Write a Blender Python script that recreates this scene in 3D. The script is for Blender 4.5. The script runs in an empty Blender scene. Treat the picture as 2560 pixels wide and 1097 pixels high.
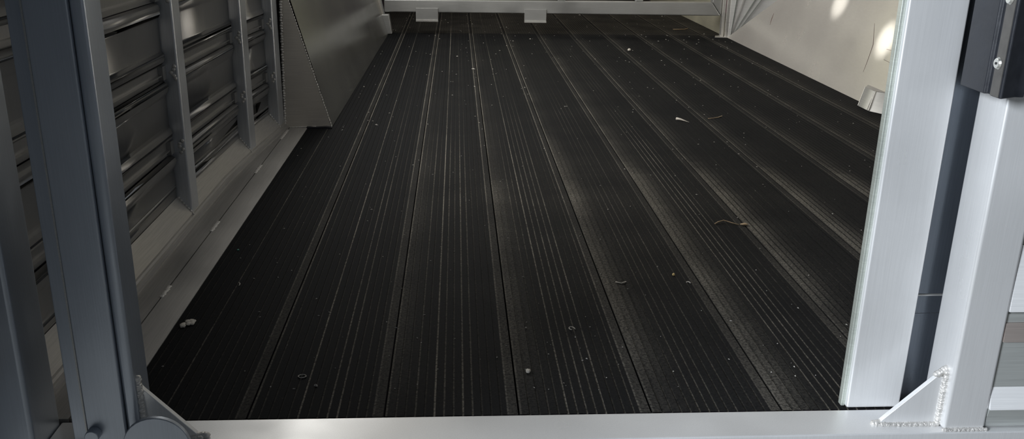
import bpy, bmesh, math, random
from mathutils import Vector, Matrix, noise
random.seed(7)
S = bpy.context.scene
COL = S.collection
# ------------------------------------------------------------------ helpers
class MB:
    """collects polygons, links them as ONE mesh object"""
    def __init__(s): s.v = []; s.f = []; s.a = []
    def poly(s, pts, a=0.0):
        n = len(s.v); s.v += [tuple(p) for p in pts]; s.f.append(tuple(range(n, n + len(pts)))); s.a.append(a)
    def box(s, x0, x1, y0, y1, z0, z1):
        return s.hexa([(x0,y0,z0),(x1,y0,z0),(x1,y1,z0),(x0,y1,z0)], [(x0,y0,z1),(x1,y0,z1),(x1,y1,z1),(x0,y1,z1)])
    def hexa(s, lo, hi):
        n = len(s.v); k = len(lo); s.v += [tuple(p) for p in lo] + [tuple(p) for p in hi]
        s.f.append(tuple(n + i for i in reversed(range(k)))); s.f.append(tuple(n + k + i for i in range(k)))
        for i in range(k):
            j = (i + 1) % k; s.f.append((n+i, n+j, n+k+j, n+k+i))
        s.a += [0.0] * (k + 2); return s
    def prism(s, poly, axis, a, b):
        """polygon given in the two other axes, swept from a to b along axis"""
        def P(p, t):
            return {0: (t, p[0], p[1]), 1: (p[0], t, p[1]), 2: (p[0], p[1], t)}[axis]
        return s.hexa([P(p, a) for p in poly], [P(p, b) for p in poly])
    def cyl(s, c, axis, r, h, n=24, r2=None, ry=None):
        r2 = r if r2 is None else r2
        def ring(t, rr):
            o = []
            for i in range(n):
                u = rr*math.cos(2*math.pi*i/n); w = rr*math.sin(2*math.pi*i/n)
                o.append({0: (c[0]+t, c[1]+u, c[2]+w), 1: (c[0]+u, c[1]+t, c[2]+w), 2: (c[0]+u, c[1]+w, c[2]+t)}[axis])
            return o
        return s.hexa(ring(0, r), ring(h, r2))
    def tube(s, pts, r, n=8):
        pts = [Vector(p) for p in pts]; rings = []
        rr = r if isinstance(r, (list, tuple)) else [r]*len(pts)
        for i, p in enumerate(pts):
            d = (pts[min(i+1, len(pts)-1)] - pts[max(i-1, 0)]).normalized()
            u = d.cross(Vector((0.12, 0.31, 0.94))).normalized(); w = d.cross(u)
            b = len(s.v); s.v += [tuple(p + rr[i]*(u*math.cos(2*math.pi*k/n) + w*math.sin(2*math.pi*k/n))) for k in range(n)]
            rings.append(b)
        for a, b in zip(rings, rings[1:]):
            for k in range(n): s.f.append((a+k, a+(k+1) % n, b+(k+1) % n, b+k)); s.a.append(0)
        s.f.append(tuple(rings[0]+k for k in reversed(range(n)))); s.f.append(tuple(rings[-1]+k for k in range(n))); s.a += [0, 0]
        return s
    def blob(s, c, r, seed=0, flat=1.0, n=2):
        bm = bmesh.new(); bmesh.ops.create_icosphere(bm, subdivisions=n, radius=1)
        b = len(s.v)
        for v in bm.verts:
            k = 1 + .35*noise.noise(v.co*1.7 + Vector((seed*3.1, 0, 0)))
            s.v.append((c[0]+v.co.x*r[0]*k, c[1]+v.co.y*r[1]*k, c[2]+v.co.z*r[2]*k*flat))
        for f in bm.faces: s.f.append(tuple(b+v.index for v in f.verts)); s.a.append(0)
        bm.free(); return s
    def build(s, name, mat, parent=None, bevel=0.0, seg=2, smooth=False, attr=None, origin=None):
        me = bpy.data.meshes.new(name)
        vs = s.v
        if origin is not None: vs = [(v[0]-origin[0], v[1]-origin[1], v[2]-origin[2]) for v in s.v]
        me.from_pydata(vs, [], s.f); me.update()
        if not attr:
            bm = bmesh.new(); bm.from_mesh(me); bmesh.ops.recalc_face_normals(bm, faces=bm.faces); bm.to_mesh(me); bm.free()
        else:
            at = me.attributes.new(attr, 'FLOAT', 'FACE')
            at.data.foreach_set('value', s.a)
        for m in (mat if isinstance(mat, list) else [mat]): me.materials.append(m)
        o = bpy.data.objects.new(name, me); COL.objects.link(o)
        if origin is not None: o.location = origin
        if parent is not None:
            o.parent = parent; o.matrix_parent_inverse = Matrix.Translation(parent.location).inverted()
        if bevel > 0:
            b = o.modifiers.new('bevel', 'BEVEL'); b.width = bevel; b.segments = seg; b.limit_method = 'ANGLE'; b.angle_limit = math.radians(35)
            b.harden_normals = False
        if smooth or bevel > 0:
            for p in me.polygons: p.use_smooth = True
            if bevel > 0 and not smooth:
                w = o.modifiers.new('wn', 'WEIGHTED_NORMAL'); w.keep_sharp = True
        return o
def tag(o, label=None, cat=None, group=None, kind=None):
    if label: o['label'] = label
    if cat: o['category'] = cat
    if group: o['group'] = group
    if kind: o['kind'] = kind
    return o
def thing(name, loc, label=None, cat=None, group=None, kind=None):
    o = bpy.data.objects.new(name, None); COL.objects.link(o); o.location = loc; o.empty_display_size = .05
    return tag(o, label, cat, group, kind)

# ------------------------------------------------------------------ materials
def nt(name):
    m = bpy.data.materials.new(name); m.use_nodes = True
    t = m.node_tree; return m, t, t.nodes, t.links, t.nodes['Principled BSDF']
def metal(name, col, rough=.3, metallic=.9, brush=(1, 1, 60), bump=.02, var=.12, rvar=.12, scale=6):
    m, t, N, L, P = nt(name)
    tc = N.new('ShaderNodeTexCoord'); mp = N.new('ShaderNodeMapping'); mp.inputs['Scale'].default_value = brush
    L.new(tc.outputs['Object'], mp.inputs['Vector'])
    n1 = N.new('ShaderNodeTexNoise'); n1.inputs['Scale'].default_value = 14; n1.inputs['Detail'].default_value = 4
    L.new(mp.outputs[0], n1.inputs['Vector'])
    n2 = N.new('ShaderNodeTexNoise'); n2.inputs['Scale'].default_value = scale; n2.inputs['Detail'].default_value = 5
    L.new(tc.outputs['Object'], n2.inputs['Vector'])
    ad = N.new('ShaderNodeMath'); ad.operation = 'ADD'; L.new(n1.outputs['Fac'], ad.inputs[0]); L.new(n2.outputs['Fac'], ad.inputs[1])
    mr = N.new('ShaderNodeMapRange'); mr.inputs[1].default_value = .7; mr.inputs[2].default_value = 1.3
    mr.inputs[3].default_value = 0; mr.inputs[4].default_value = 1; L.new(ad.outputs[0], mr.inputs[0])
    mx = N.new('ShaderNodeMix'); mx.data_type = 'RGBA'
    mx.inputs[6].default_value = [c*(1-var) for c in col] + [1]; mx.inputs[7].default_value = [min(1, c*(1+var)) for c in col] + [1]
    L.new(mr.outputs[0], mx.inputs[0]); L.new(mx.outputs[2], P.inputs['Base Color'])
    r = N.new('ShaderNodeMapRange'); r.inputs[1].default_value = .3; r.inputs[2].default_value = .7
    r.inputs[3].default_value = max(.02, rough-rvar); r.inputs[4].default_value = rough+rvar
    L.new(n2.outputs['Fac'], r.inputs[0]); L.new(r.outputs[0], P.inputs['Roughness'])
    P.inputs['Metallic'].default_value = metallic
    b = N.new('ShaderNodeBump'); b.inputs['Strength'].default_value = bump; b.inputs['Distance'].default_value = .002
    L.new(ad.outputs[0], b.inputs['Height']); L.new(b.outputs[0], P.inputs['Normal'])
    return m
def plain(name, col, rough=.6, metallic=0, var=.15, scale=40, bump=.1):
    return metal(name, col, rough, metallic, (1, 1, 1), bump, var, .05, scale)

M_alu = metal('mill_aluminium', (.70, .70, .70), .42, .6)
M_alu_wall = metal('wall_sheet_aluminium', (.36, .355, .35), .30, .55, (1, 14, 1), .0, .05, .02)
M_alu_post = metal('post_aluminium', (.60, .62, .65), .42, .6, (40, 40, 1), .03)
M_alu_plate = metal('ledge_plate_aluminium', (.46, .445, .425), .5, .45, (30, 1, 30), .04)
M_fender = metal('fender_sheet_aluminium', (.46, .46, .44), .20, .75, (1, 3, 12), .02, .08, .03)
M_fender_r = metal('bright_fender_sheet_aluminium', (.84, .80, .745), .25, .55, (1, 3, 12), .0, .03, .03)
M_gusset_face = metal('end_plate_aluminium', (.66, .62, .56), .5, .4)
M_gate = metal('gate_tube_aluminium', (.47, .47, .46), .42, .6)
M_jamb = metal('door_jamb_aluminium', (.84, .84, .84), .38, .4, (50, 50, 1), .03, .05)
M_jamb_dark = metal('shaded_jamb_aluminium', (.46, .50, .56), .4, .6, (50, 50, 1), .03, .06)  # jamb metal again, with the left side's shade put into its colour
M_weld = metal('weld_bead_metal', (.7, .68, .65), .5, .5, (1, 1, 1), .3, .15, .1, 120)
M_edge = metal('cut_edge_aluminium', (.9, .88, .84), .3, .7)
M_black = plain('black_bumper_rubber', (.022, .024, .03), .42, 0, .2, 80, .2)
M_blackrib = plain('worn_bumper_rib_rubber', (.10, .095, .088), .4, 0, .2, 80, .2)
M_darkstrip = metal('dark_anodised_channel', (.16, .18, .21), .26, .8, (60, 60, 1), .02, .12)
M_screw = metal('zinc_screw', (.9, .9, .84), .25, .9, (1, 1, 1), .05)
M_chip = plain('pale_wood_chip', (.62, .58, .52), .8, 0, .2, 300, .3)
M_grit = plain('pale_grit', (.42, .40, .37), .8, 0, .3, 900, .1)
M_straw = plain('straw', (.50, .36, .22), .6, 0, .25, 200, .2)
M_green = plain('green_fleck', (.12, .42, .34), .5, 0, .1, 100, .1)
M_yellow = plain('yellow_grain', (.70, .52, .22), .6, 0, .15, 100, .2)
M_ceil = plain('painted_roof_sheet', (.35, .35, .35), .6, .2, .1, 4, .02)
M_back = plain('dark_nose_panel', (.10, .085, .11), .5, .2, .1, 6, .05)
M_ground = plain('gravel_ground', (.22, .21, .19), .9, 0, .3, 30, .4)

def floor_mat():
    m, t, N, L, P = nt('ribbed_rubber_plank')
    at = N.new('ShaderNodeAttribute'); at.attribute_name = 'dust_and_light'
    tc = N.new('ShaderNodeTexCoord')
    sp = N.new('ShaderNodeTexNoise'); sp.inputs['Scale'].default_value = 260; sp.inputs['Detail'].default_value = 3; sp.inputs['Roughness'].default_value = .7
    L.new(tc.outputs['Object'], sp.inputs['Vector'])
    pt = N.new('ShaderNodeTexNoise'); pt.inputs['Scale'].default_value = 7; pt.inputs['Detail'].default_value = 5
    L.new(tc.outputs['Object'], pt.inputs['Vector'])
    k = N.new('ShaderNodeMapRange'); k.inputs[1].default_value = .36; k.inputs[2].default_value = .62; k.inputs[3].default_value = .25; k.inputs[4].default_value = 1.45
    L.new(sp.outputs['Fac'], k.inputs[0])
    k2 = N.new('ShaderNodeMapRange'); k2.inputs[1].default_value = .3; k2.inputs[2].default_value = .7; k2.inputs[3].default_value = .65; k2.inputs[4].default_value = 1.35
    L.new(pt.outputs['Fac'], k2.inputs[0])
    a = N.new('ShaderNodeMath'); a.operation = 'MULTIPLY'; L.new(at.outputs['Fac'], a.inputs[0]); L.new(k.outputs[0], a.inputs[1])
    b = N.new('ShaderNodeMath'); b.operation = 'MULTIPLY'; b.use_clamp = True; L.new(a.outputs[0], b.inputs[0]); L.new(k2.outputs[0], b.inputs[1])
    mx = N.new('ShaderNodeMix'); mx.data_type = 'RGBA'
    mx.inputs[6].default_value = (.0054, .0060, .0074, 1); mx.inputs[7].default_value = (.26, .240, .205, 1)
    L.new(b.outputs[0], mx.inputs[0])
    # pale dust specks
    v = N.new('ShaderNodeTexVoronoi'); v.inputs['Scale'].default_value = 55; v.inputs['Randomness'].default_value = 1
    L.new(tc.outputs['Object'], v.inputs['Vector'])
    lt = N.new('ShaderNodeMath'); lt.operation = 'LESS_THAN'; lt.inputs[1].default_value = .05; L.new(v.outputs['Distance'], lt.inputs[0])
    hs = N.new('ShaderNodeSeparateColor'); L.new(v.outputs['Color'], hs.inputs[0])
    g = N.new('ShaderNodeMath'); g.operation = 'GREATER_THAN'; g.inputs[1].default_value = .55; L.new(hs.outputs[0], g.inputs[0])
    mm = N.new('ShaderNodeMath'); mm.operation = 'MULTIPLY'; L.new(lt.outputs[0], mm.inputs[0]); L.new(g.outputs[0], mm.inputs[1])
    m2 = N.new('ShaderNodeMath'); m2.operation = 'MULTIPLY'; m2.inputs[1].default_value = .5; L.new(mm.outputs[0], m2.inputs[0])
    mz = N.new('ShaderNodeMix'); mz.data_type = 'RGBA'; L.new(m2.outputs[0], mz.inputs[0]); L.new(mx.outputs[2], mz.inputs[6]); mz.inputs[7].default_value = (.10, .09, .078, 1)
    L.new(mz.outputs[2], P.inputs['Base Color'])
    P.inputs['Roughness'].default_value = .8; P.inputs['Specular IOR Level'].default_value = .10
    bp = N.new('ShaderNodeBump'); bp.inputs['Strength'].default_value = .35; bp.inputs['Distance'].default_value = .0008
    L.new(sp.outputs['Fac'], bp.inputs['Height']); L.new(bp.outputs[0], P.inputs['Normal'])
    return m
M_floor = floor_mat()

# ------------------------------------------------------------------ camera
cam = bpy.data.cameras.new('camera'); co = bpy.data.objects.new('camera', cam); COL.objects.link(co)
cam.sensor_width = 36; cam.lens = 36*2269.784/2560; cam.clip_start = .02
r = Vector((.99824, -.05800, .01679)); f = Vector((.06018, .94396, -.32452)).normalized()
r = (r - f*r.dot(f)).normalized(); u = r.cross(f)
co.matrix_world = Matrix(((r.x, u.x, -f.x, .4083), (r.y, u.y, -f.y, 0), (r.z, u.z, -f.z, .5709), (0, 0, 0, 1)))
S.camera = co

# ------------------------------------------------------------------ floor: 11 ribbed rubber planks, one covering
W = .16
def hsh(a, b, c=0):
    random.seed(int(a)*7919 + int(b)*104729 + int(c)*31 + 5); return random.random()
ys = [.946] + [.946 + (6.2-.946)*(i/90.)**1.35 for i in range(1, 91)]
fl = MB()
X0, X1 = .006, 1.70
def nz(x, y, s=0): return noise.noise(Vector((x, y, s*7.3)))
# strong dust lines seen on the planks: (plank, groove) -> strength
strong = {(0, 4): .8, (0, 8): .35, (1, 4): 1.1, (1, 7): .68, (1, 8): .6, (2, 4): 1.2, (2, 5): .55, (2, 7): .95, (2, 8): .65, (2, 2): .5,
          (3, 4): 1.0, (3, 5): .6, (3, 6): .65, (3, 7): .6, (3, 8): .75, (3, 2): .45, (3, 11): .5, (4, 4): .75, (4, 5): .65, (4, 6): .65, (4, 8): .6,
          (5, 4): 1.0, (5, 5): .9, (5, 6): 1.15, (5, 7): 1.1, (5, 8): .6, (6, 5): .6, (6, 7): .5, (7, 6): .5, (7, 4): .4}
for b in range(0, 11):
    segs = []   # (x0, x1, depth, kind, idx)
    o = b*W
    segs.append((0, .0023, -.009, 'gap', 0))
    segs.append((.0023, .0048, 0, 'lip', 0))
    x = .0048
    for k in range(12):
        g0 = .0134 + .0114*k
        segs.append((x, g0, 0, 'top', k)); segs.append((g0, g0+.0026, -.0009, 'groove', k)); x = g0+.0026
    segs.append((x, .1472, 0, 'top', 12)); segs.append((.1472, .1496, 0, 'striplip', 0)); segs.append((.1496, .1600, -.0002, 'strip', 0))
    side = min(1, max(.0, (b-1)/4.))
    prev = None
    for (a0, a1, dz, kd, k) in segs:
        xa, xb = o+a0, o+a1
        if xb <= X0 or xa >= X1: prev = dz; continue
        xa = max(xa, X0); xb = min(xb, X1)
        if prev is not None and prev != dz:
            for j in range(len(ys)-1):
                fl.poly([(xa, ys[j], prev), (xa, ys[j+1], prev), (xa, ys[j+1], dz), (xa, ys[j], dz)][::(1 if prev < dz else -1)], .05 if kd != 'gap' else 0)
        for j in range(len(ys)-1):
            ym = (ys[j]+ys[j+1])/2; xm = (xa+xb)/2
            pn = .5+.5*nz(xm*2.2, ym*1.3, 1); mid = math.exp(-((ym-1.55)/.55)**2); cx = math.exp(-((xm-.75)/.45)**2)
            band = side*math.exp(-((xm-o)/(.022+.012*side))**2)*(.10+.55*mid)*(.75+.8*nz(xm*3, ym*3, 3))
            film = .020 + .10*mid*cx*max(0, pn-.3)
            if xm < .3: film *= .3; band *= .3
            if ym > 4.38: film += .11*(.5+pn) + .04*min(1, xm)  # front compartment's light painted in as extra brown film on the planks
            if kd == 'gap': d = 0
            elif kd == 'lip': d = .46*(.6+.7*pn)*(1 if b < 3 else .8)*(1+.6*min(1, max(0, ym-1.7)))
            elif kd == 'striplip': d = .42*(.6+.7*pn)*(1 if b < 4 else .6)*(1+.4*min(1, max(0, ym-1.7)))
            elif kd == 'strip': d = (.07+.13*math.exp(-((ym-1)/.7)**2))*(.6+.7*pn)
            elif kd == 'top': d = film + band
            else:
                st = strong.get((b, k)); far = 1/(1+max(0, (ym-1.5)/.9)**2)
                st = (.13 + .25*hsh(b, k))*far*(.5 if b == 0 else .7 if b == 1 else 1) if st is None else st*((.6+.4*far) if k == 4 and b < 4 else far)*(.6 if b == 0 else 1)
                fade = .75+.7*nz(xm*9, ym*1.6, 5)
                d = max(band+film, .80*st*fade*(1.0 if xm < 1.1 else .75))
            if b >= 6 and kd in ('groove',): d *= .5
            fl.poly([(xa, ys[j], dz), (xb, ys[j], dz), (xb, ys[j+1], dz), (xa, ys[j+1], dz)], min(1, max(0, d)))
        prev = dz
fo = fl.build('floor', M_floor, attr='dust_and_light'); tag(fo, 'black ribbed rubber plank floor of the trailer with dusty grooves', 'floor', kind='structure')
sub = MB().box(-.3, 1.9, .95, 6.2, -.06, -.012).build('trim_1', M_back); tag(sub, 'dark deck under the rubber planks', 'deck', kind='structure')

# ------------------------------------------------------------------ ledge plate and bevelled base rail on the left
lg = thing('trim_2', (-.04, 1.6, 0), 'flat grey aluminium ledge plate between left wall and rubber floor', 'ledge', kind='structure')
YL0, YL1 = .95, 2.426
MB().box(-.0412, .0058, YL0, YL1, -.012, .0012).build('inner_plate', M_alu_plate, lg)
MB().box(-.0800, -.0432, YL0, YL1, -.012, .0012).build('outer_plate', M_alu_plate, lg)
MB().box(-.0440, -.0405, YL0, YL1, -.012, -.006).build('seam_backing', M_back, lg)
for ya, yb in ((1.302, 1.345), (1.60, 1.655), (1.985, 2.05), (2.30, 2.40), (1.05, 1.12)):
    w = MB(); n = int((yb-ya)/.006)
    for i in range(n): w.blob((-.0424+.0006*math.sin(i*2.1), ya+(yb-ya)*i/n, .0012), (.0042, .0052, .0014), i)
    w.build('stitch_weld', M_weld, lg, smooth=True)
br = MB()
prof = [(-.1150, .0485), (-.1150, -.01), (-.0800, -.01), (-.0800, .0045), (-.0862, .0060), (-.0862, .0105), (-.0893, .0125), (-.0893, .0170)]
for a_, b_ in ((.95, 1.9), (1.9, 2.05), (2.05, 2.2), (2.2, 2.32), (2.32, 2.43)): br.prism(prof, 1, a_, b_)
br.v = [(v[0] + .036*min(1, max(0, (v[1]-1.9)/.52))**1.3, v[1], v[2]) for v in br.v]
bo = br.build('baseboard_left', M_alu_plate, bevel=0); tag(bo, 'bevelled aluminium base rail along the foot of the left slatted wall', 'base rail', kind='structure')

# ------------------------------------------------------------------ left wall: posts and horizontal slats
wl = thing('wall_left', (-.115, 1.6, 0), 'grey aluminium slatted side wall on the left with upright posts', 'wall', kind='structure')
XW = -.115
def bow(m):
    # the side wall runs slightly inward as it meets the wheel fender
    m.v = [(v[0] + .036*min(1, max(0, (v[1]-1.9)/.52))**1.3, v[1], v[2]) for v in m.v]; return m
posts_y = [1.18, 1.655, 2.115]
def wall_post(y0, y1=None, name='post'):
    y1 = y0+.047
    m = MB(); m.prism([(XW-.03, y0), (-.0895, y0), (-.0895, y1), (XW-.03, y1)], 2, .0155, 1.5)
    return bow(m).build(name, M_alu_post, wl, bevel=.004, seg=3)
for y0 in posts_y: wall_post(y0)
wall_post(2.372)
# weld collars at post feet and ledges
P0, Z0 = .136, .143
bays = [(.70, 1.18), (1.227, 1.655), (1.702, 2.115), (2.162, 2.372)]
for (ya, yb) in bays:
    # panels: recessed sheets with clipped corners at the posts, curved lips top and bottom
    pan = MB(); lips = MB()
    for k in range(-1, 10):
        zb = Z0 + P0*k          # thin bright line below this slat
        z_lo, z_hi = zb+.019, zb+P0-.010
        z_lo = max(z_lo, .050) if k < 0 else z_lo
        g = .0022; c = .017
        if k < 0:
            pts = [(ya+g, z_lo), (yb-g, z_lo), (yb-g, z_hi-c), (yb-g-.010, z_hi), (ya+g+.010, z_hi), (ya+g, z_hi-c)]
        else:
            pts = [(ya+g+.010, z_lo), (yb-g-.010, z_lo), (yb-g, z_lo+c), (yb-g, z_hi-c), (yb-g-.010, z_hi), (ya+g+.010, z_hi), (ya+g, z_hi-c), (ya+g, z_lo+c)]
        # curved sheet: rows with x offsets
        rows = []
        zs = [z_lo, z_lo+.004, z_lo+.010, z_lo+.017, z_lo+.021, z_lo+.025, z_hi-.031, z_hi-.027, z_hi-.020, z_hi-.010, z_hi-.004, z_hi]
        xs = [-.000, .0050, .0062, .0035, .0008, 0, 0, .0008, .0035, .0072, .0062, .000]
        if k < 0: xs = [0]*6 + xs[6:]
        def yr(z):
            lo, hi = ya+g, yb-g
            d = 0
            if z > z_hi-c: d = .012*(z-(z_hi-c))/c
            if k >= 0 and z < z_lo+c: d = max(d, .012*((z_lo+c)-z)/c)
            return lo+d, hi-d
        for i in range(len(zs)-1):
            if zs[i+1] <= zs[i]: continue
            a, b2 = yr(zs[i]), yr(zs[i+1])
            pan.poly([(XW+xs[i], a[0], zs[i]), (XW+xs[i], a[1], zs[i]), (XW+xs[i+1], b2[1], zs[i+1]), (XW+xs[i+1], b2[0], zs[i+1])])
        # channel with a thin lip between this slat and the one below
        if k >= 0:
            lips.poly([(XW-.004, ya, zb-.010), (XW-.004, yb, zb-.010), (XW-.004, yb, zb+.019), (XW-.004, ya, zb+.019)])
            lips.prism([(XW-.006, zb-.0011), (XW+.0022, zb-.0011), (XW+.0022, zb+.0011), (XW-.006, zb+.0011)][::-1], 1, ya, yb)
            for yy in (ya, yb-.020):   # flat web left standing at the posts
                lips.box(XW-.006, XW+.0045, yy, yy+.020, zb-.008, zb+.016)
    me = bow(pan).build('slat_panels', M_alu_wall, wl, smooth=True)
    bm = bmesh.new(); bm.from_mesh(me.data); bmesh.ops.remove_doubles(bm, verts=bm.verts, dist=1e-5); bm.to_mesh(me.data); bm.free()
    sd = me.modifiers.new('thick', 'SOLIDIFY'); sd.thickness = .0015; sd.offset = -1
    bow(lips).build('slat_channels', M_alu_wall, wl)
for y0 in posts_y + [2.372]:
    w = MB()
    for k in range(0, 4):
        for i in range(5): w.blob((-.0985+.0035*math.sin(i*1.9+k), y0-.0008, Z0+P0*k-.008+i*.0055), (.0035, .0018, .0035), i+k*7)
    for i in range(7): w.blob((-.1125+.0235*i/6., y0-.001, .047-.031*i/6.), (.003, .0022, .0028), i+50)
    bow(w).build('weld', M_weld, wl, smooth=True)
# backing so no light leaks through the slots; upper sheet above the frame
MB().box(XW-.040, XW-.032, .70, 6.2, 0, 1.5).build('backing_sheet', M_back, wl)
MB().box(XW-.040, XW-.02, 2.42, 6.2, 0, 1.5).build('front_sheet', M_alu_wall, wl)

# ------------------------------------------------------------------ left wheel fender
TL = .286
fx = lambda z: .0705 - TL*z
wf = thing('wheel_fender', (-.02, 3.3, 0), 'dark grey leaning aluminium wheel fender box rising from the left floor edge', 'wheel fender', 'wheel fender boxes')
m = MB(); m.hexa([(-.0545, 2.430, -.004), (fx(0), 2.430, .0025), (fx(0), 2.434, .0025), (-.0545, 2.434, -.004)],
                 [(-.047, 2.430, .60), (fx(.60), 2.430, .60), (fx(.60), 2.434, .60), (-.047, 2.434, .60)])
m.v = [(min(v[0], 9), v[1], v[2]) for v in m.v]
zt = .42
m = MB(); m.prism([(-.0560, -.002), (fx(.0), .0025), (fx(zt), zt), (-.0440, zt)], 1, 2.430, 2.4335)
m.build('end_plate', M_gusset_face, wf)
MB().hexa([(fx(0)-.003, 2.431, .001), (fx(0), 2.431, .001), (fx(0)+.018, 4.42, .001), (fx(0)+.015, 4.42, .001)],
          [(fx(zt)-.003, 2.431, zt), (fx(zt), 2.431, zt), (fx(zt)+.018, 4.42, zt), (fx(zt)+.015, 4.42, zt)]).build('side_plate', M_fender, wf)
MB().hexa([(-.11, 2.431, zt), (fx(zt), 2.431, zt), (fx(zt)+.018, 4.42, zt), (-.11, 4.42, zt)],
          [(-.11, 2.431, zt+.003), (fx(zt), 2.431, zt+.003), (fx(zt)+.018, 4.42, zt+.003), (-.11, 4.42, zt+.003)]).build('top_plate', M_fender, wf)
w = MB()
for i in range(60):
    z = .004+i*.007; w.blob((fx(z)+.0003*math.sin(i*1.3), 2.4305, z), (.0016, .0022, .0040), i)
w.build('edge_weld', M_weld, wf, smooth=True)
w = MB()
for i in range(56):
    z = .012+i*.0068; w.blob((-.0548+.012*z/.42+.0007*math.sin(i*2.3), 2.4275, z), (.0042, .0034, .0040), i)
w.build('corner_weld', M_weld, wf, smooth=True)
w = MB()
for i in range(20): w.blob((-.054+i*.0042, 2.429, .001+.0001*i), (.0032, .0025, .0014), i)
w.build('foot_weld', M_weld, wf, smooth=True)
MB().prism([(.0030, -.002), (.072, .0000), (.0715, .0035), (.055, .0052), (.030, .0035), (.0045, .0042)], 1, 2.418, 2.430).build('rubber_offcut', M_black, wf)

# ------------------------------------------------------------------ right wheel fender and right wall
gx = lambda z: 1.700 + TL*z
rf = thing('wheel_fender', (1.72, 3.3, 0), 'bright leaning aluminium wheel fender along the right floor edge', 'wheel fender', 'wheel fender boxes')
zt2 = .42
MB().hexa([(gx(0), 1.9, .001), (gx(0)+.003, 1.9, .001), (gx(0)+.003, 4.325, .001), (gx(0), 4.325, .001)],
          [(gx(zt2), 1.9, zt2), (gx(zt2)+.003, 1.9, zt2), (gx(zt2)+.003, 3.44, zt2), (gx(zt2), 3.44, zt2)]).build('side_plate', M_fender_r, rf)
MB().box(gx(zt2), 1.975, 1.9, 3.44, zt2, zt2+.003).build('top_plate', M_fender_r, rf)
def onr(y, z, d=0): return (gx(z)-d*math.cos(.2785), y, z-d*math.sin(.2785)*0)
# pencil-thin scratches in the sheet
def strip_on_fender(name, pts, wdt, mat, d=.0006):
    mm = MB(); mm.tube([onr(y, z, d) for y, z in pts], wdt, 6); return mm.build(name, mat, rf)
M_scr = plain('dark_scratch', (.17, .12, .11), .6, 0, .1, 50, .1)
strip_on_fender('scratch', [(3.843, .168), (3.842, .145), (3.838, .120)], [.0006, .0022, .0006], M_scr)
strip_on_fender('scratch', [(2.93, .235), (2.88, .173), (2.872, .12), (2.870, .086)], [.0003, .0011, .0008, .0003], M_scr)
# raised rectangular pad
q = [(2.7815, .1727), (2.7192, .1747), (2.7068, .1392), (2.7715, .1421)]
mm = MB()
mm.hexa([onr(y, z, 0) for y, z in q], [onr(y, z, .0022) for y, z in q]); mm.build('patch_plate', M_fender_r, rf, bevel=.001)
mm = MB(); pts = [onr(y, z, .0006) for y, z in q+[q[0]]]; mm.tube(pts, .0011, 6); mm.build('patch_seam', M_scr, rf)
# wall above and beyond
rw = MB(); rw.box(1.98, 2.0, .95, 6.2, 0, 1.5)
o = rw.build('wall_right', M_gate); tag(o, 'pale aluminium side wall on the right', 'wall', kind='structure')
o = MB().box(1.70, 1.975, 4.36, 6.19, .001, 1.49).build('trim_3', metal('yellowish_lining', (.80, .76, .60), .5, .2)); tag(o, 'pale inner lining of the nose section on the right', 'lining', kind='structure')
o = MB().box(-.16, 2.0, 6.2, 6.23, -.02, 1.5).build('wall_back', M_back); tag(o, 'dark nose wall at the far end', 'wall', kind='structure')
o = MB().box(-.16, 2.0, .95, 6.23, 1.5, 1.52).build('ceiling', M_ceil); tag(o, 'grey trailer roof sheet', 'ceiling', kind='structure')

# bracket at the foot of the right fender: trapezoid stop block
bk = thing('stop_block', (1.69, 2.70, 0), 'small folded aluminium stop block on the floor against the bright right fender', 'bracket')
zt3 = .058
lo = [(1.7005, 2.803), (1.664, 2.742), (1.664, 2.665), (1.7005, 2.600)]
hi = [(gx(zt3), 2.806), (1.690, 2.765), (1.690, 2.690), (gx(zt3), 2.660)]
MB().hexa([(x, y, .0008) for x, y in lo], [(x, y, zt3) for x, y in hi]).build('body', M_gate, bk, bevel=.002)
mm = MB(); mm.tube([(1.664, 2.742, .003), (1.690, 2.765, zt3)], .0016, 8); mm.build('edge_weld', M_edge, bk)
mm = MB(); mm.tube([(1.664, 2.665, .003), (1.690, 2.690, zt3)], .0016, 8)
mm.tube([(1.6625, 2.675, .003), (1.6890, 2.697, zt3-.004)], .0012, 8); mm.build('edge_weld', M_edge, bk)

# ------------------------------------------------------------------ centre gate
YG = 4.36
cg = thing('center_gate', (.87, YG, .10), 'wide grey aluminium tube gate spanning the trailer at the far end', 'gate')
rail = MB(); rail.hexa([(.0690, YG, .1000), (1.6700, YG, .0985), (1.6700, YG+.05, .0985), (.0690, YG+.05, .1000)],
                       [(.0705, YG, .1575), (1.6250, YG, .1600), (1.6250, YG+.05, .1600), (.0705, YG+.05, .1575)])
rail.build('bottom_rail', M_gate, cg, bevel=.005, seg=3)
st = MB(); st.hexa([(1.6265, YG, .1605), (1.6715, YG, .0985), (1.6715, YG+.05, .0985), (1.6265, YG+.05, .1605)],
                   [(1.6265, YG, .95), (1.6715, YG, .95), (1.6715, YG+.05, .95), (1.6265, YG+.05, .95)])
st.build('side_stile', M_gate, cg, bevel=.004)
st = MB(); st.box(.0705, .115, YG+.002, YG+.048, .158, .95); st.build('side_stile', M_gate, cg, bevel=.004)
st = MB(); st.box(.0705, 1.6715, YG, YG+.05, .951, .999); st.build('top_rail', M_gate, cg, bevel=.004)
for x in (.885, 1.257):
    MB().box(x, x+.036, YG+.010, YG+.040, .159, .951).build('upright', M_gate, cg, bevel=.003)
MB().box(.420, .884, YG+.012, YG+.016, .1640, .950).build('infill_sheet', metal('olive_tinted_sheet', (.42, .42, .30), .35, .7), cg)
for z in (.40, .65):
    MB().box(.1155, 1.6260, YG+.017, YG+.022, z, z+.04).build('cross_bar', M_gate, cg)
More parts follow.
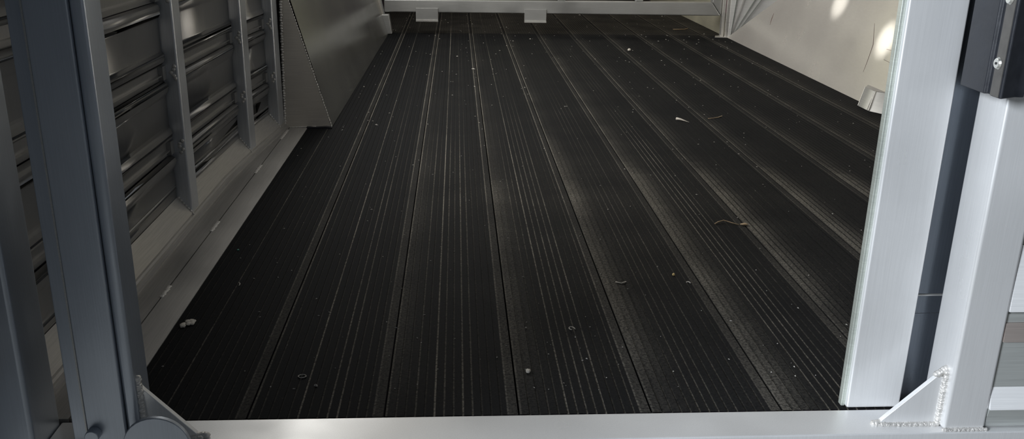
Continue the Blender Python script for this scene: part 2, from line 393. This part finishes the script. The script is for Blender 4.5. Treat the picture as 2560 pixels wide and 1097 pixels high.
for xa, xb in ((.2175, .3215), (.7275, .8315)):
    t = MB(); t.prism([(YG-.0060, .0600), (YG-.0010, .0600), (YG-.0010, .120), (YG-.0060, .120)], 0, xa, xb)
    lf = t.build('hinge_leaf', M_gate, cg, bevel=.001)
    t = MB(); t.prism([(YG-.0130, .0590), (YG-.0060, .0590), (YG-.0060, .0660), (YG-.0130, .0660)], 0, xa, xb)
    t.build('folded_lip', M_edge, cg)

# leaning stop post at left end of gate, with two foot blocks
gs = thing('gate_stop', (.08, 4.42, 0), 'leaning channel post with two small foot blocks at the left gate end', 'gate post')
def lean(x, z): return x - TL*z
MB().hexa([(.104, 4.385, .082), (.128, 4.385, .082), (.128, 4.42, .082), (.104, 4.42, .082)],
          [(lean(.128, .5)-.024, 4.385, .5), (lean(.128, .5)+.004, 4.385, .5), (lean(.128, .5)+.004, 4.42, .5), (lean(.128, .5)-.024, 4.42, .5)]).v
def slab(x0, x1, z0, z1, y0, y1, s=.19):
    a = lambda x, z: x - s*(z-.08)
    return MB().hexa([(a(x0, z0), y0, z0), (a(x1, z0), y0, z0), (a(x1, z0), y1, z0), (a(x0, z0), y1, z0)],
                     [(a(x0, z1), y0, z1), (a(x1, z1), y0, z1), (a(x1, z1), y1, z1), (a(x0, z1), y1, z1)])
slab(.048, .074, .082, .50, 4.338, 4.352, .22).build('channel_flange', M_gusset_face, gs, bevel=.002)
slab(.018, .046, .060, .50, 4.350, 4.356, .22).build('channel_web', M_back, gs)
slab(.072, .077, .088, .50, 4.332, 4.352, .22).build('channel_edge', M_gate, gs)
MB().hexa([(.056, 4.33, .0012), (.106, 4.33, .0012), (.106, 4.38, .0012), (.056, 4.38, .0012)],
          [(.049, 4.33, .092), (.094, 4.33, .092), (.094, 4.38, .092), (.049, 4.38, .092)]).build('foot_block', M_gate, gs, bevel=.004)
MB().hexa([(.0325, 4.315, .0005), (.049, 4.315, .0005), (.053, 4.36, .0005), (.036, 4.36, .0005)],
          [(-.008, 4.315, .062), (.046, 4.315, .069), (.048, 4.36, .069), (.0, 4.36, .062)]).build('foot_block', M_gusset_face, gs, bevel=.003)

# right corner: upright with floor pad, and the folded brace plates that fan out
gp = thing('gate_post', (1.697, 4.34, 0), 'narrow upright post on a small floor pad at the right gate end', 'gate post')
MB().box(1.6735, 1.6865, 4.345, 4.375, .004, .95).build('upright', M_edge, gp, bevel=.001)
MB().box(1.6905, 1.7050, 4.332, 4.372, .004, .95).build('upright', M_edge, gp, bevel=.001)
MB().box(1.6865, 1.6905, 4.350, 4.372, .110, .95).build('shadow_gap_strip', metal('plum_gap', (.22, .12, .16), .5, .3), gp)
MB().prism([(1.640, 4.325), (1.700, 4.318), (1.712, 4.330), (1.712, 4.372), (1.655, 4.372)], 2, .0008, .0042).build('floor_pad', M_edge, gp)
cb = thing('corner_brace', (1.76, 4.33, 0), 'fan of folded aluminium brace plates between gate post and right fender', 'brace')
def plate(b0, b1, t0, t1, y, mat, n='plate', z1=.42, th=.003):
    # bottoms at z=.004, tops given at z=.177, extended in proportion
    k = (z1-.004)/(.177-.004)
    e = lambda b, t: b+(t-b)*k
    return MB().hexa([(b0, y, .004), (b1, y, .004), (b1, y+th, .004), (b0, y+th, .004)],
                     [(e(b0, t0), y, z1), (e(b1, t1), y, z1), (e(b1, t1), y+th, z1), (e(b0, t0), y+th, z1)]).build(n, mat, cb)
M_green_edge = metal('greenish_edge_aluminium', (.50, .53, .50), .4, .6)
M_brace = metal('pale_brace_aluminium', (.92, .90, .88), .5, .1)
plate(1.7052, 1.7150, 1.7052, 1.7290, 4.330, M_brace)
plate(1.7150, 1.7165, 1.7290, 1.7340, 4.328, M_green_edge, 'fold')
plate(1.7165, 1.7190, 1.7340, 1.7640, 4.334, M_brace)
plate(1.7190, 1.7202, 1.7640, 1.7700, 4.328, M_weld, 'fold')
plate(1.7202, 1.7240, 1.7700, 1.8180, 4.334, M_brace)
plate(1.7240, 1.7250, 1.8180, 1.8235, 4.328, M_green_edge, 'fold')
plate(1.7250, 1.7340, 1.8235, 1.8480, 4.334, M_brace)
plate(1.7340, 1.7352, 1.8480, 1.8520, 4.328, M_green_edge, 'fold')
MB().box(1.706, 1.98, 4.340, 4.345, .004, .60).build('backing_plate', M_brace, cb)

# ------------------------------------------------------------------ rear door frame
df = thing('rear_door_frame', (.5, .915, 0), 'near aluminium door frame: bottom sill, two square uprights and welded gussets', 'door frame')
YF, YB = .8905, .9452
MB().box(-.0490, 2.0, YF, YB, -.055, .0).build('sill', M_jamb, df, bevel=.002)
# right upright
MB().box(.9760, 1.0268, .8955, .9500, .0005, 1.5).build('upright', M_jamb, df, bevel=.004, seg=3)
# left upright: tube, stepped seal strip, outer flange
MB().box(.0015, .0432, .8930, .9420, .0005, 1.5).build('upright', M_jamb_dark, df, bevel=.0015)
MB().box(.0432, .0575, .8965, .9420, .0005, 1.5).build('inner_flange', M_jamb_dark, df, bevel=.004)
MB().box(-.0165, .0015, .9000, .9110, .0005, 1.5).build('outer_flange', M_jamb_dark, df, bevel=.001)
MB().box(.0008, .0024, .8918, .8932, .0005, 1.5).build('edge_bead', M_gate, df)
# gussets with a thick sloping edge
def gusset(pts, y0, y1, name='gusset', mat=M_jamb):
    return MB().prism(pts, 1, y0, y1).build(name, mat, df, bevel=.0008)
gusset([(.9765, .0010), (.9060, .0010), (.9060, .0060), (.9640, .0640), (.9765, .0640)], .9080, .9145)
gusset([(.0570, .0010), (.1150, .0010), (.1150, .0060), (.0625, .0630), (.0570, .0700)], .9060, .9125, mat=M_jamb)
def bead(p0, p1, r, n, name='weld_bead'):
    n = int(n*1.8)
    w = MB()
    for i in range(n):
        t = i/(n-1.); c = [p0[k]+(p1[k]-p0[k])*t for k in range(3)]
        w.blob((c[0]+r*.1*math.sin(i*2.2), c[1]+r*.1*math.cos(i*1.7), c[2]), (r, r, r*.8), i)
    return w.build(name, M_weld, df, smooth=True)
bead((.9055, .909, .002), (.9740, .907, .002), .0032, 22)
bead((.9745, .907, .004), (.9745, .907, .070), .0036, 18)
bead((.9660, .911, .0655), (.9755, .911, .0735), .0045, 4)
bead((.9000, .911, .0015), (.9100, .911, .0035), .0042, 4)
bead((.9760, .8945, .0015), (1.0270, .8945, .0015), .0026, 20)
bead((.0585, .905, .004), (.0585, .905, .078), .0042, 16)
bead((.0600, .905, .0015), (.1200, .905, .0015), .0032, 18)
bead((.1120, .909, .0020), (.1240, .909, .0020), .0048, 4)
# rounded keeper ear and bolt on the sill front, left
ear = [(.0480, -.040)] + [(.0830-.036*math.cos(a), .0120+.036*math.sin(a)) for a in [math.pi*i/16 for i in range(0, 17)]] + [(.1190, -.040)]
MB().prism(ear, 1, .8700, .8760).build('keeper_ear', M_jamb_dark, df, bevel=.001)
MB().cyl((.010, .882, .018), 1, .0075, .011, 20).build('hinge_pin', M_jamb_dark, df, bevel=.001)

# outer post further left
ol = thing('corner_post', (-.07, .91, 0), 'dark grey square corner post cropped by the left edge of the photo', 'post')
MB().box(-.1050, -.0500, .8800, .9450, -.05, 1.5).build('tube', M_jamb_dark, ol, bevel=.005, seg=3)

# sliding gate stile just behind the right upright
sg = thing('sliding_gate', (.93, .98, 0), 'wide pale aluminium gate stile standing just inside the right door upright', 'gate')
MB().box(.8817, .9480, .9475, .9620, .0005, 1.5).build('stile', M_jamb, sg, bevel=.0025, seg=3)
MB().box(.8768, .8817, .9530, .9620, .0005, 1.5).build('edge_strip', metal('stile_edge', (.62, .66, .60), .4, .6), sg, bevel=.001)
MB().box(.9490, 1.070, .9640, .9670, .0005, .1190).build('channel_back', M_darkstrip, sg)
MB().box(.9490, 1.070, .9640, .9670, .1195, .1425).build('channel_back', M_darkstrip, sg)
MB().box(.9490, 1.070, .9620, .9670, .1425, .1440).build('seam_bead', M_gate, sg)
MB().box(.9490, 1.070, .9640, .9670, .1445, 1.5).build('channel_back', M_darkstrip, sg)

# black rubber bumper block on the inner face of the right upright
bb = thing('rubber_bumper', (.96, .90, .40), 'black rubber bumper block screwed to the right door upright', 'bumper')
pr = [(.9756, .9380), (.9465, .9380), (.9455, .8905), (.9492, .8890), (.9492, .8800), (.9457, .8785), (.9457, .8625), (.9475, .8605), (.9665, .8690), (.9756, .8690)]
MB().prism([p for p in pr], 2, .3995, .62).build('block', M_black, bb, bevel=.0012)
MB().box(.9449, .9457, .8635, .8778, .4005, .62).build('rib_face', M_blackrib, bb)
for z in (.4330, .4960, .560):
    s_ = MB().cyl((.9449, .8735, z), 0, .0064, -.0022, 28, r2=.0048); sc = s_.build('screw', M_screw, bb, bevel=.0004)
    MB().cyl((.9424, .8735, z), 0, .0014, -.0004, 6).build('drive_recess', M_black, sc)

# closed rear panel to the right of the opening, horizontal slats
M_slat_lit = metal('lit_slat_aluminium', (.93, .93, .93), .3, .1); M_slat_shaded = metal('shaded_slat_aluminium', (.60, .62, .60), .4, .5); M_brown = metal('brownish_slat_aluminium', (.55, .48, .44), .4, .5)  # light caught by up-facing slats painted in as a brighter copy of the metal
rp = thing('wall_rear', (1.4, .9, 0), 'bright horizontal slat panel right of the door upright', 'wall', kind='structure')
zs = [(.002, .0268, .000, .005), (.0268, .0540, .006, .000), (.0544, .1130, .000, .000), (.1134, .1362, .004, .002), (.1366, .1468, .0, .0), (.1472, .1505, -.004, -.004), (.151, .23, .004, .0), (.231, .30, .0, .0), (.301, .36, .004, .0), (.361, .50, .0, .0), (.501, 1.5, .004, .0)]
for i, (a, b, da, db) in enumerate(zs):
    MB().prism([(.900-da, a), (.900-db, b), (.915, b), (.915, a)], 0, 1.0275, 2.0).build('slat', [M_slat_shaded, M_slat_lit, M_slat_shaded, M_brown, M_slat_shaded, M_slat_lit, M_slat_lit, M_slat_shaded, M_slat_lit, M_slat_shaded, M_slat_lit][i], rp)
MB().box(1.0275, 2.0, .915, .93, .002, 1.5).build('backing', M_jamb, rp)

# ------------------------------------------------------------------ debris on the floor
def deb(name, mb, mat, label, cat, group=None):
    o = mb.build(name, mat, smooth=True); tag(o, label, cat, group); return o
deb('wood_splinter', MB().tube([(1.041, 2.541, .0035), (1.050, 2.530, .0040), (1.068, 2.503, .0018)], [.0042, .0030, .0008], 7), M_chip,
    'pale wedge-shaped wood splinter lying right of centre on the floor', 'splinter')
deb('straw', MB().tube([(1.1377, 2.555, .001), (1.155, 2.560, .0015), (1.172, 2.570, .002), (1.189, 2.592, .001)], .0010, 6), M_straw,
    'thin curved pale fibre lying behind the wedge-shaped splinter', 'straw')
deb('straw', MB().tube([(.9040, 1.6275, .001), (.912, 1.634, .003), (.925, 1.6405, .004), (.938, 1.630, .0025), (.9500, 1.6235, .001)], .0011, 6), M_straw,
    'bent tan straw with a curl on the right half of the floor', 'straw')
deb('straw', MB().tube([(1.505, 4.62, .001), (1.53, 4.60, .004), (1.56, 4.61, .003), (1.59, 4.66, .001)], .0022, 6), M_straw,
    'tan straw curl beyond the gate rail near the right wall', 'straw')
deb('bark_flake', MB().blob((.9600, 1.6215, .0025), (.008, .004, .002), 4), M_straw, 'small tan flake at the end of the bent straw', 'flake')
c = MB()
for i in range(7): c.blob((.0234+.006*math.cos(i*1.9), 1.2045+.0085*math.sin(i*2.4), .0015), (.0042, .0055, .0018), i)
deb('paint_scrap', c, M_chip, 'ragged whitish scrap near the left floor edge, largest of the pale scraps', 'scrap')
deb('wood_chip', MB().blob((.4997, 1.0496, .002), (.0034, .0050, .0022), 3), M_chip, 'pale wood chip near the sill just right of centre', 'chip')
deb('pebble', MB().blob((1.1443, 3.868, .006), (.007, .010, .006), 5), M_chip, 'pale rounded pebble on the far floor before the gate', 'pebble')
deb('green_fleck', MB().blob((.028, 1.4993, .0012), (.0022, .0022, .0012), 2), M_green, 'tiny green fleck near the left floor edge', 'fleck')
deb('grain', MB().blob((.7650, 1.372, .0022), (.0024, .0028, .0022), 2), M_yellow, 'yellow grain kernel on the right half of the floor', 'grain')
deb('shaving_curl', MB().tube([(.5721+.0045*math.cos(a*.5), 1.1722+.0065*math.sin(a*.5), .0012+.0003*a) for a in range(0, 10)], .0006, 6), M_chip,
    'small hook-shaped wood shaving near the front centre', 'shaving')
deb('shaving_curl', MB().tube([(.0610+.004*math.cos(a*.4-.4), 1.3445+.009*math.sin(a*.4-.4), .0012) for a in range(0, 6)], .0007, 6), M_chip,
    'pale crescent shaving on the first plank at left', 'shaving')
deb('shaving_curl', MB().tube([(.7820+.003*math.cos(a*.5), 1.338+.006*math.sin(a*.5), .0012) for a in range(0, 6)], .0009, 6), M_chip,
    'short white bent shaving beside the yellow grain kernel', 'shaving')
deb('shaving_curl', MB().tube([(.6640, 1.345, .001), (.672, 1.338, .0016), (.681, 1.346, .001)], .0011, 6), M_chip,
    'pale boomerang-shaped shaving left of the yellow grain kernel', 'shaving')
deb('dung_ring', MB().tube([(.2100+.005*math.cos(a*.52), 1.0450+.004*math.sin(a*.52), .0010) for a in range(0, 13)], .0007, 6), M_grit,
    'small grey ring-shaped mark near the sill at left', 'ring')
grit = MB(); random.seed(21)
for i in range(620):
    t = random.random(); y = 1.0 + 4.6*t**1.5; x = random.uniform(.02, 1.68)
    if y > 2.4: x = max(x, .1)
    s = random.uniform(.0005, .0013)*(1+.25*(y-1))*(1.9 if random.random() < .07 else 1)
    a = random.uniform(0, 3.14); el = random.uniform(1, 2.2)
    px, py = math.cos(a), math.sin(a)
    n = len(grit.v); z = .0004
    for (uu, vv, w_) in ((el, 0, 0), (0, 1, 0), (-el, 0, 0), (0, -1, 0), (0, 0, 1)):
        grit.v.append((x+s*(uu*px-vv*py), y+s*(uu*py+vv*px), z+s*w_))
    for q_ in ((0, 1, 4), (1, 2, 4), (2, 3, 4), (3, 0, 4)): grit.f.append(tuple(n+k for k in q_)); grit.a.append(0)
o = grit.build('floor_grit', M_grit); tag(o, 'fine pale grit scattered over the whole rubber floor', 'grit', kind='stuff')

# ground outside
o = MB().box(-6, 8, -8, .88, -.75, -.7).build('ground', M_ground); tag(o, 'gravel ground outside behind the trailer', 'ground', kind='structure')

# ------------------------------------------------------------------ light
def area(name, loc, target, size, power, col, sy=None):
    l = bpy.data.lights.new(name, 'AREA'); l.shape = 'RECTANGLE'; l.size = size; l.size_y = sy or size; l.energy = power; l.color = col
    o = bpy.data.objects.new(name, l); COL.objects.link(o); o.location = loc
    d = Vector(target)-Vector(loc); o.rotation_euler = d.to_track_quat('-Z', 'Y').to_euler(); return o
# unseen panel added outside the view, it shades the left side of the doorway
o = MB().box(-.150, -.118, .36, .86, -.05, 1.9).build('shade_panel', M_jamb_dark); tag(o, 'unseen shade panel added outside, left of the doorway', 'shade panel', kind='structure')
area('daylight_behind_left', (-2.1, -1.5, 1.5), (.93, .9, .3), .8, 205, (.86, .925, 1.0))
area('daylight_behind_right', (1.75, -.35, .75), (1.0, .93, .25),   .9, .9, (.90, .94, 1.0))
area('left_wall_fill', (-.06, 3.1, .85), (1.75, 3.1, .85), 2.6, 32, (1.0, .98, .93), .30)  # fill lamp added by the left wall to brighten the right fender
area('nose_daylight', (1.25, 5.4, 1.3), (1.3, 4.9, 0), .7, 3, (1, .93, .82))
def beam(name, src, dst, half, power):
    l = bpy.data.lights.new(name, 'SPOT'); l.energy = power; l.spot_size = 2*half; l.spot_blend = 1; l.shadow_soft_size = .012; l.color = (1, .98, .92)
    o = bpy.data.objects.new(name, l); COL.objects.link(o); o.location = src
    o.rotation_euler = (Vector(dst)-Vector(src)).to_track_quat('-Z', 'Y').to_euler()
beam('sunbeam', (-.05, 2.3, 1.1), (1.7565, 2.811, .198), .034, 420)
beam('sunbeam', (-.05, 2.6, 1.1), (1.776, 3.245, .272), .034, 360)
wd = bpy.data.worlds.new('world'); S.world = wd; wd.use_nodes = True
bg = wd.node_tree.nodes['Background']; bg.inputs[0].default_value = (.55, .68, .85, 1); bg.inputs[1].default_value = .05

S.view_settings.view_transform = 'Standard'; S.view_settings.look = 'None'; S.view_settings.exposure = 0; S.view_settings.gamma = 1
S.view_settings.use_curve_mapping = False
